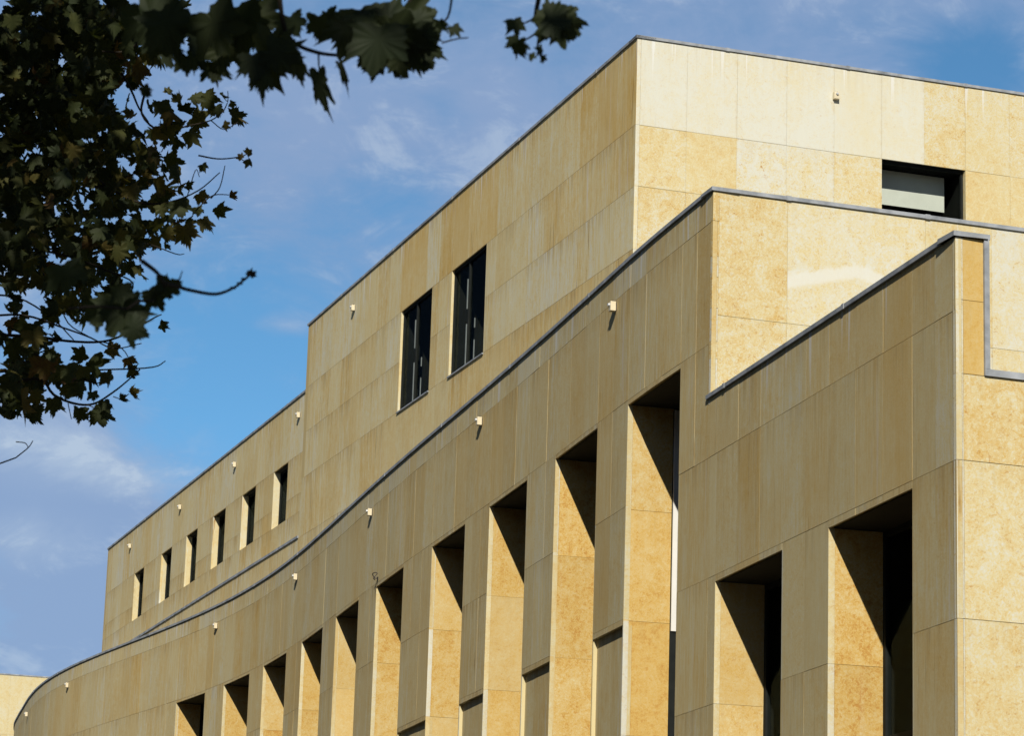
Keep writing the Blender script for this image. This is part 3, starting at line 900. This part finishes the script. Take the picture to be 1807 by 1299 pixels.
def leaf_frame(tip, nrm):
    y = tip / np.linalg.norm(tip)
    x = np.cross(y, nrm); x /= np.linalg.norm(x)
    return np.stack([x, y, np.cross(x, y)], axis=1)
class Leaves:
    def __init__(self): self.v = []; self.f = []; self.t = []; self.n = 0
    def add(self, pos, tip, nrm, size, tone, low=False, curl=None, narrow=1.0):
        R = leaf_frame(np.asarray(tip, float), np.asarray(nrm, float))
        L = (LOWV if low else LV).copy()
        k = rg.uniform(.1, 1.5) if curl is None else curl
        L[:, 0] *= rg.uniform(.85, 1.15) * narrow
        if not low:
            L[1:, :2] *= rg.uniform(.84, 1.10, (NLV, 1))
        L[:, 2] = -k * L[:, 0] ** 2 - rg.uniform(-.25, .5) * (L[:, 1] - .2) ** 2 + (0.0 if low else rg.normal(0, .03, len(L)))
        sg = rg.uniform(-.5, .5)
        L[:, 0] += sg * .25 * L[:, 1] ** 2
        W_ = (L * size) @ R.T + pos
        self.v.append(W_)
        self.f += [tuple(i + self.n for i in f) for f in (LOWF if low else LFACES)]
        self.t += [tone] * (1 if low else NLV)
        self.n += len(L)
    def build(self, name, parent, org):
        V = np.vstack(self.v) - np.array(org)
        me = bpy.data.meshes.new(name)
        me.from_pydata([tuple(p) for p in V], [], self.f)
        a = me.attributes.new('tone', 'FLOAT', 'FACE'); a.data.foreach_set('value', [float(x) for x in self.t])
        me.materials.append(LEAF)
        me.polygons.foreach_set('use_smooth', [True] * len(me.polygons)); me.update()
        o = bpy.data.objects.new(name, me); COL.objects.link(o); o.parent = parent
        return o
def tube_mesh(name, lines, mat, parent, org, seg=7):
    v, f = [], []
    for pts, r0, r1 in lines:
        pts = np.array(pts, float); n = len(pts); base = len(v)
        for i in range(n):
            t = pts[min(i + 1, n - 1)] - pts[max(i - 1, 0)]; t /= np.linalg.norm(t)
            a = np.cross(t, [0.13, .2, 1.0]); a /= np.linalg.norm(a); b = np.cross(t, a)
            r = r0 + (r1 - r0) * i / (n - 1)
            for k in range(seg):
                an = 2 * math.pi * k / seg
                v.append(tuple(pts[i] + (a * math.cos(an) + b * math.sin(an)) * r - np.array(org)))
        for i in range(n - 1):
            for k in range(seg):
                f.append((base + i * seg + k, base + i * seg + (k + 1) % seg, base + (i + 1) * seg + (k + 1) % seg, base + (i + 1) * seg + k))
        f.append(tuple(base + k for k in range(seg))[::-1]); f.append(tuple(base + (n - 1) * seg + k for k in range(seg)))
    me = bpy.data.meshes.new(name); me.from_pydata(v, [], f); me.materials.append(mat)
    for p in me.polygons: p.use_smooth = True
    me.update()
    o = bpy.data.objects.new(name, me); COL.objects.link(o); o.parent = parent
    return o
def wig(a, b, n=6, amp=.04, sag=0.0):
    a, b = np.asarray(a, float), np.asarray(b, float)
    L = np.linalg.norm(b - a)
    out = []
    for i in range(n + 1):
        t = i / n
        p = a + (b - a) * t
        if 0 < i < n: p = p + rg.normal(0, amp * L * .5, 3)
        p[2] -= sag * L * math.sin(math.pi * t)
        out.append(p)
    return out

TO = (-6.3, 16.0, 0.0)
tree = empty('plane_tree', TO)
tag(tree, 'shaded plane tree with browning lobed leaves hanging in from the upper left', 'tree')
lv = Leaves()
limbs, twigs = [], []
trunk = [(-6.3, 16, 0), (-6.25, 16, 1.2), (-6.1, 15.9, 4), (-6.0, 15.9, 7), (-5.8, 15.8, 10), (-5.6, 15.8, 13.5), (-5.5, 15.6, 16)]
tube_mesh('trunk', [(trunk, .34, .07)], BARK, tree, TO, 14)

def rand_dir(zb=-.5, zs=.6):
    d = rg.normal(0, 1, 3); d[2] = zb + d[2] * zs
    return d / np.linalg.norm(d)
def tone_pick():
    r = rg.random()
    if r < .66: return rg.uniform(.0, .4)
    if r < .90: return rg.uniform(.4, .75)
    return rg.uniform(.75, 1.0)
def leaf_at(px, py, dep, sizepx, tip=None, tone=None, low=False, curl=None, nsd=.85, narrow=1.0):
    """one hanging leaf; sizepx is how long it looks, converted to metres at its distance"""
    pos = at(px, py, dep)
    size = sizepx / FPX * dep
    if tip is None: tp = rand_dir(-.7, .5)
    else: tp = c_right * tip[0] - c_up * tip[1] + c_fwd * rg.uniform(-.3, .3)
    nrm = -c_fwd * 1.0 + rg.normal(0, nsd, 3)
    lv.add(pos - tp / np.linalg.norm(tp) * size * .45, tp, nrm, size, tone_pick() if tone is None else tone, low, curl, narrow)

# --- crown fringe that hangs over the street
CL = [  # x, y, rx, ry, count, leaf px
    (95, 95, 120, 105, 300, 42), (50, 270, 95, 110, 170, 40), (150, 215, 80, 85, 95, 38), (205, 80, 70, 75, 60, 40), (215, 290, 65, 55, 46, 38),
    (125, 365, 105, 75, 105, 38), (190, 440, 65, 45, 42, 36), (75, 470, 80, 60, 42, 36), (60, 590, 60, 75, 24, 36), (110, 640, 55, 45, 14, 36),
    (140, 520, 70, 45, 20, 36), (265, 245, 60, 60, 18, 32), (295, 390, 55, 45, 16, 30), (30, 690, 40, 45, 20, 44), (265, 330, 60, 40, 14, 32),
    (20, 400, 60, 120, 70, 40), (330, 60, 140, 60, 40, 40)]
for (x, y, rx, ry, cnt, sz) in CL:
    cz = rg.uniform(18.5, 21.5)
    for _ in range(int(cnt * 1.35)):
        r = math.sqrt(rg.random()); a = rg.uniform(0, 2 * math.pi)
        leaf_at(x + rx * r * math.cos(a), y + ry * r * math.sin(a), cz + rg.normal(0, 1.1), sz * rg.uniform(.45, 1.05))
# individual outer leaves (x, y, px, tip dir)
for (x, y, s, tx, ty) in [
    (288, 192, 42, .3, 1), (305, 205, 38, .6, .6), (330, 198, 40, .8, .2), (352, 215, 44, .9, .5), (316, 172, 26, .2, -.6), (345, 168, 34, .6, -.6), (368, 178, 46, .4, .9),
    (385, 196, 30, .3, 1), (392, 172, 22, .5, .8), (420, 203, 34, 1, -.2), (412, 183, 18, .8, .3), (430, 212, 22, .9, .5), (297, 158, 18, .3, -.8), (400, 222, 18, .9, .4),
    (270, 243, 44, .2, 1), (296, 238, 46, .7, .6), (318, 250, 36, .8, .8), (342, 243, 42, .7, .9), (278, 275, 48, .3, 1), (300, 290, 46, .4, 1), (312, 305, 40, .2, 1),
    (240, 272, 52, .4, .8), (255, 318, 40, .5, .9), (280, 330, 44, .3, 1), (198, 312, 38, -.2, 1), (232, 340, 36, .2, 1), (440, 268, 17, .6, -.6), (424, 276, 14, -.4, -.5), (442, 286, 20, .4, .6),
    (360, 296, 20, .5, .9), (334, 330, 18, .8, .4), (412, 346, 20, 1, .3), (388, 374, 32, .5, .8), (356, 350, 30, .6, .8), (318, 368, 44, .3, .8), (366, 396, 40, .6, .8),
    (330, 415, 52, .3, 1), (286, 372, 30, .3, 1), (300, 418, 36, .6, .6), (278, 400, 30, .7, .5), (350, 372, 22, .4, .9), (212, 412, 40, .2, 1), (208, 448, 44, .1, 1),
    (40, 715, 70, .1, 1), (22, 690, 60, -.1, 1), (62, 735, 40, .8, .6), (93, 718, 44, .1, 1), (138, 733, 38, -.1, 1), (178, 737, 42, .3, 1), (170, 726, 26, -.5, .8), (188, 716, 30, .5, 1),
    (165, 700, 24, .2, 1), (218, 705, 22, .9, .3), (234, 697, 28, .7, .8), (142, 688, 40, .3, 1), (120, 660, 46, .2, 1), (165, 650, 46, .6, .8), (192, 668, 34, .3, 1),
    (200, 620, 34, .9, .4), (228, 640, 26, .3, .9), (236, 656, 28, .9, .1), (290, 576, 24, .9, .4), (116, 694, 28, .2, 1), (80, 650, 56, .1, 1), (60, 600, 50, .2, 1), (25, 620, 60, 0, 1),
    (185, 450, 40, .4, .9), (222, 430, 44, .2, 1), (245, 478, 24, .4, 1), (256, 490, 18, .8, .8), (205, 500, 40, .1, 1), (190, 530, 44, .3, 1), (120, 540, 60, .3, 1), (85, 560, 50, .1, 1),
    (160, 95, 50, .3, 1), (232, 110, 46, .2, 1), (205, 90, 44, -.3, 1), (240, 145, 32, .1, 1), (228, 60, 40, .2, 1), (262, 100, 34, .3, .8)]:
    leaf_at(x, y, 19.5 + rg.normal(0, .7), s * .86, (tx, ty), rg.uniform(.25, .95))
# near, out of focus sprays under the big limb
for (x, y, s, tx, ty, dep, cu) in [
    (255, 45, 95, .2, 1, 9.3, .3), (300, 55, 100, .4, 1, 9.1, .3), (345, 60, 95, .1, 1, 9.2, .3), (385, 55, 100, .5, .9, 9.0, .2), (425, 50, 95, .2, 1, 9.1, .3), (400, 95, 70, -.2, 1, 9.2, .2),
    (350, 100, 70, .3, 1, 9.3, .3), (455, 45, 90, .3, 1, 9.1, .3), (330, 115, 44, .2, 1, 9.4, .3), (380, 128, 52, .2, 1, 9.3, .5), (290, 90, 60, .2, 1, 9.3, .3), (280, 30, 80, .9, .1, 9.2, .3),
    (490, 102, 92, 1, .12, 8.9, .5), 
    (520, 45, 46, .3, .7, 9.0, .4), (562, 50, 56, 0, 1, 9.0, .6), (585, 38, 50, .4, .8, 9.0, .4), (612, 62, 74, -.1, 1, 8.8, .4), (640, 50, 84, .2, 1, 8.7, .3), (668, 85, 96, 0, 1, 8.7, .3),
    (700, 70, 100, .3, 1, 8.7, .3), (725, 85, 90, .2, 1, 8.7, .3), (690, 45, 90, .4, .8, 8.7, .3), (735, 48, 76, .1, 1, 8.7, .3), (745, 105, 50, .2, 1, 8.7, .3), (665, 120, 44, -.1, 1, 8.7, .4),
    (710, 112, 50, .2, 1, 8.7, .3), (650, 30, 70, .7, .3, 8.7, .3), (752, 70, 56, .4, .9, 8.7, .3), (640, 80, 50, -.6, .8, 8.8, .4),
    (783, 45, 26, .6, .5, 8.7, .4), (804, 54, 26, .5, .9, 8.7, .6), (911, 46, 34, .3, 1, 8.5, .6), (905, 76, 34, -.6, .4, 8.5, .5), (918, 86, 34, .5, 1, 8.5, .4),
    (985, 46, 74, .1, 1, 8.5, .1), (972, 40, 62, -.4, .7, 8.5, .1), (998, 48, 58, .4, .9, 8.5, .1), (984, 35, 60, .9, .2, 8.5, .1), (938, 101, 18, .1, 1, 8.5, .5), (955, 90, 24, .3, .9, 8.5, .4), (957, 104, 16, 0, 1, 8.5, .6),
    (292, 500, 34, .2, -.9, 9.0, .6), (296, 508, 42, -.3, .8, 9.0, .4), (304, 512, 30, .8, .7, 9.0, .5), (276, 528, 48, .6, .9, 9.0, .6), (268, 522, 30, .4, .8, 9.0, .6), (205, 545, 66, .3, 1, 9.2, .3),
    (222, 562, 74, .5, .9, 9.2, .3), (240, 584, 46, .9, .6, 9.2, .6), (172, 556, 58, -.1, 1, 9.3, .4), (215, 520, 40, .2, 1, 9.2, .4), (118, 490, 60, .3, 1, 9.5, .4), (446, 482, 15, .7, -.4, 9.0, .4),
    (440, 484, 12, -.5, .7, 9.0, .4), (256, 160, 22, .3, .6, 9.6, .5), (262, 165, 16, .8, .4, 9.6, .5)]:
    leaf_at(x, y, dep + rg.normal(0, .06), s, (tx, ty), rg.uniform(0, .28), curl=cu, nsd=.4)
for (x, y, s, tx, ty, nw) in [(460, 140, 74, -.08, 1, .62), (500, 100, 78, .8, .35, .8), (528, 122, 62, .45, 1, .5), (566, 162, 92, .14, 1, .30), (608, 132, 62, .42, 1, .20), (448, 118, 60, .1, 1, .8),
                           (694, 108, 66, .1, 1, .8), (748, 92, 70, .1, 1, .8), (655, 105, 56, .2, 1, .8), (720, 50, 90, .4, 1, 1)]:
    leaf_at(x, y, 8.8, s, (tx, ty), rg.uniform(0, .25), curl=.25, nsd=.12, narrow=nw)

def twig(pts, dep, rpx0, rpx1, depj=.15):
    P3 = []
    for i, (x, y) in enumerate(pts):
        P3.append(at(x, y, dep + depj * i * .2))
    # resample smooth
    Q = []
    ext = [2 * P3[0] - P3[1]] + P3 + [2 * P3[-1] - P3[-2]]
    for i in range(1, len(ext) - 2):
        for k in range(4):
            t = k / 4
            p0, p1, p2, p3 = ext[i - 1:i + 3]
            Q.append(.5 * ((2 * p1) + (-p0 + p2) * t + (2 * p0 - 5 * p1 + 4 * p2 - p3) * t * t + (-p0 + 3 * p1 - 3 * p2 + p3) * t ** 3))
    Q.append(P3[-1])
    twigs.append((Q, rpx0 / FPX * dep, rpx1 / FPX * dep))
for pts, r0, r1 in [
    ([(-60, 700), (60, 668), (95, 697), (130, 712), (165, 713), (200, 692), (225, 672), (247, 652)], 3, 1.1), ([(-40, 590), (60, 594), (120, 602), (180, 603), (225, 588), (270, 562), (285, 555)], 3, 1),
    ([(-40, 560), (40, 556), (110, 578), (160, 596), (200, 615), (250, 606)], 2.2, .9), ([(40, 610), (110, 650), (200, 652), (270, 648), (292, 637)], 2, .9), ([(180, 603), (215, 615), (232, 642)], 1.2, .8),
    ([(120, 712), (126, 740)], 1, .8), ([(200, 700), (216, 706)], 1, .7), ([(150, 713), (170, 722), (182, 735)], 1, .7),
    ([(-60, 430), (60, 440), (130, 455), (190, 478), (235, 500), (215, 535)], 2.6, 1), ([(-40, 480), (70, 500), (140, 520), (200, 540), (225, 525)], 2.2, .9), ([(20, 640), (80, 640), (150, 672), (185, 677)], 1.6, .8),
    ([(-60, 330), (60, 300), (160, 330), (215, 315), (250, 300)], 3, 1), ([(150, 300), (200, 335), (250, 358), (300, 356), (350, 336), (388, 304)], 2.4, .9), ([(372, 350), (388, 330), (397, 292)], 1.2, .8),
    ([(345, 372), (375, 345), (412, 344)], 1.2, .7), ([(350, 274), (385, 280), (420, 277), (440, 270)], 1.5, .8), ([(420, 277), (436, 287)], 1, .7), ([(260, 150), (250, 200), (285, 232), (330, 222), (372, 212), (395, 195)], 2.4, .9),
    ([(395, 195), (402, 178), (402, 160)], 1, .7), ([(305, 205), (300, 235), (285, 268)], 1.4, .9), ([(210, 120), (232, 160), (245, 190), (262, 215)], 2.6, 1.2), ([(372, 212), (395, 228), (420, 215)], 1, .7),
    ([(285, 230), (283, 212)], 1, .8), ([(294, 230), (292, 210)], 1, .8), ([(200, 420), (260, 430), (310, 448), (325, 448)], 1.4, .7), ([(230, 470), (250, 485), (262, 493)], 1.2, .7), ([(-20, 345), (40, 340), (60, 350)], 1.4, .8),
    ([(28, 808), (50, 790), (58, 778)], 1.2, .8), ([(28, 780), (44, 782), (50, 790)], 1, .7), ([(-50, 838), (-10, 822), (28, 808)], 1.8, 1.2), ([(-40, 520), (30, 525), (90, 560), (130, 600)], 2, 1),
    ([(60, 460), (100, 520), (120, 570), (160, 596)], 1.6, .9), ([(-30, 660), (30, 655), (60, 668)], 2, 1.2), ([(330, 348), (345, 300), (352, 312)], 1, .7), ([(180, 90), (220, 90), (250, 70), (262, 60)], 1.6, 1)]:
    twig(pts, 19.5 + rg.normal(0, .4), r0, r1)
for pts, r0, r1 in [
    ([(490, -40), (500, 40), (520, 75), (560, 92), (600, 97), (640, 97), (655, 108)], 5, 2), ([(562, 92), (563, 118), (566, 140)], 2, 1), ([(598, 97), (602, 115), (606, 130)], 2, 1), ([(640, 97), (690, 60), (740, -30)], 3.4, 5),
    ([(960, -50), (945, 30), (952, 50), (948, 85)], 5, 2), ([(945, 30), (925, 40), (912, 36)], 2, 1), ([(948, 56), (930, 68), (912, 72)], 2.2, 1.2), ([(952, 48), (965, 55), (980, 50)], 2, 1.2), ([(760, 45), (790, 30), (800, -30)], 1.6, 2.4),
    ([(250, 460), (278, 482), (292, 505)], 4, 3), ([(292, 500), (315, 506), (335, 512), (380, 519), (412, 508), (428, 496), (445, 482)], 4, 2), ([(314, 500), (322, 478)], 2, 1), ([(225, 545), (245, 532), (272, 531)], 3, 2), ([(120, 545), (170, 541), (225, 545)], 2.5, 2.5), ([(780, 75), (806, 68), (826, 66)], 1.6, 1.2)]:
    twig(pts, 8.85, r0, r1)
# knobs on the bare twig
knobs = []
for (x, y, r) in [(330, 511, 5.5), (380, 519, 5), (411, 508, 5), (423, 500, 5), (430, 492, 4.5), (443, 483, 8)]:
    p = at(x, y, 8.95); rr_ = r / FPX * 8.95
    knobs.append(([p - c_right * rr_, p - c_right * rr_ * .4, p + c_right * rr_ * .4, p + c_right * rr_], rr_ * .45, rr_ * .55))
for kb in knobs:
    tube_mesh('bud', [kb], TWIG, tree, TO, 8)

# --- rest of the crown, above and beside what the camera sees; its lower boughs lie in its own shade
def inside_frame(p, m=40):
    v = p - CAM
    if v @ c_fwd < .5: return False
    x, y = project(p)
    return -m < x < 1807 + m and -m < y < 1299 + m
cnt = 0
while cnt < 9000:
    q = rg.normal(0, 1, 3); q /= np.linalg.norm(q); q *= rg.random() ** .4
    p = np.array([-4.6, 14.6, 11.6]) + q * np.array([6.0, 9.2, 5.0]) if cnt % 9 < 5 else np.array([-2.2, 4.2, 9.6]) + q * np.array([5.0, 6.0, 3.4])
    if inside_frame(p) or p[2] < 5.2: continue
    lv.add(p, rand_dir(-.6, .5), rg.normal(0, 1, 3) + [0, 0, .8], rg.uniform(.17, .27), tone_pick(), True, .3)
    cnt += 1
tp = np.array(trunk, float)
for k in range(60):
    a = tp[rg.integers(3, 7)] + [0, 0, rg.uniform(-1, .5)]
    q = rg.normal(0, 1, 3); q /= np.linalg.norm(q)
    e = np.array([-4.6, 14.6, 11.6]) + q * np.array([5.4, 8.5, 4.5]) if k < 40 else np.array([-2.2, 4.2, 9.6]) + q * np.array([4.5, 5.5, 3.0])
    pts = wig(a, e, 7, .06)
    if any(inside_frame(p, 60) for p in pts): continue
    limbs.append((pts, .075, .012))
for e in ((-1.3, 9.0, 5.9), (-2.6, 18.4, 9.0), (-3.1, 19.4, 8.1)):     # boughs that carry the visible sprays
    limbs.append((wig(tp[3] + [0, 0, .3], e, 7, .03), .08, .02))
tube_mesh('limb', limbs, BARK, tree, TO, 8)
tube_mesh('twig', twigs, TWIG, tree, TO, 6)
lv.build('crown', tree, TO)
# --- added row of unseen trees opposite the facade, cutting sky light on its walls
st = empty('sky_block_tree', (-11.5, 27.0, 0))
tag(st, 'unseen leafy tree added left of the picture to block sky light', 'tree', 'added unseen trees that block sky light')
so = np.array((-11.5, 27.0, 0.0))
tk = [so + q for q in ((0, 0, 0), (.05, 0, 2), (.1, .1, 5), (0, .2, 9), (.2, .1, 13.5))]
tube_mesh('trunk', [(tk, .32, .06)], BARK, st, so, 12)
bl = []
for k in range(18):
    a = so + np.array((.05, .1, rg.uniform(4.5, 11)))
    q = rg.normal(0, 1, 3); q /= np.linalg.norm(q); q[2] = abs(q[2]) * .8
    bl.append((wig(a, a + q * 4.6, 6, .05), .07, .012))
tube_mesh('limb', bl, BARK, st, so, 7)
sl_ = Leaves()
for k in range(5200):
    q = rg.normal(0, 1, 3); q /= np.linalg.norm(q); q *= rg.random() ** .38
    p = so + np.array((0, 0, 10.2)) + q * np.array((4.6, 4.9, 6.4)) * (1 + .16 * math.sin(q[0] * 7 + q[2] * 5))
    sl_.add(p, rand_dir(-.5, .6), rg.normal(0, 1, 3) + [0, 0, .8], rg.uniform(.30, .44), tone_pick(), True, .3)
sl_.build('crown', st, so)
for (x, y, rz, sc) in ((-14.4, 37.5, 1.2, 1.06), (-17.2, 48.5, 2.6, .97), (-20.3, 59.5, 4.0, 1.08), (-24.0, 71.0, .6, 1.0), (-12.0, -2.0, 3.1, 1.05), (-12.5, 7.0, 5.2, 1.0), (-28.0, 82.0, 2.0, 1.1)):
    c = st.copy(); COL.objects.link(c); c.location = (x, y, 0); c.rotation_euler = (0, 0, rz); c.scale = (sc, sc, sc)
    for ch in list(st.children):
        d = ch.copy(); COL.objects.link(d); d.parent = c
for o in list(scene.objects):
    if 'org' in o: del o['org']
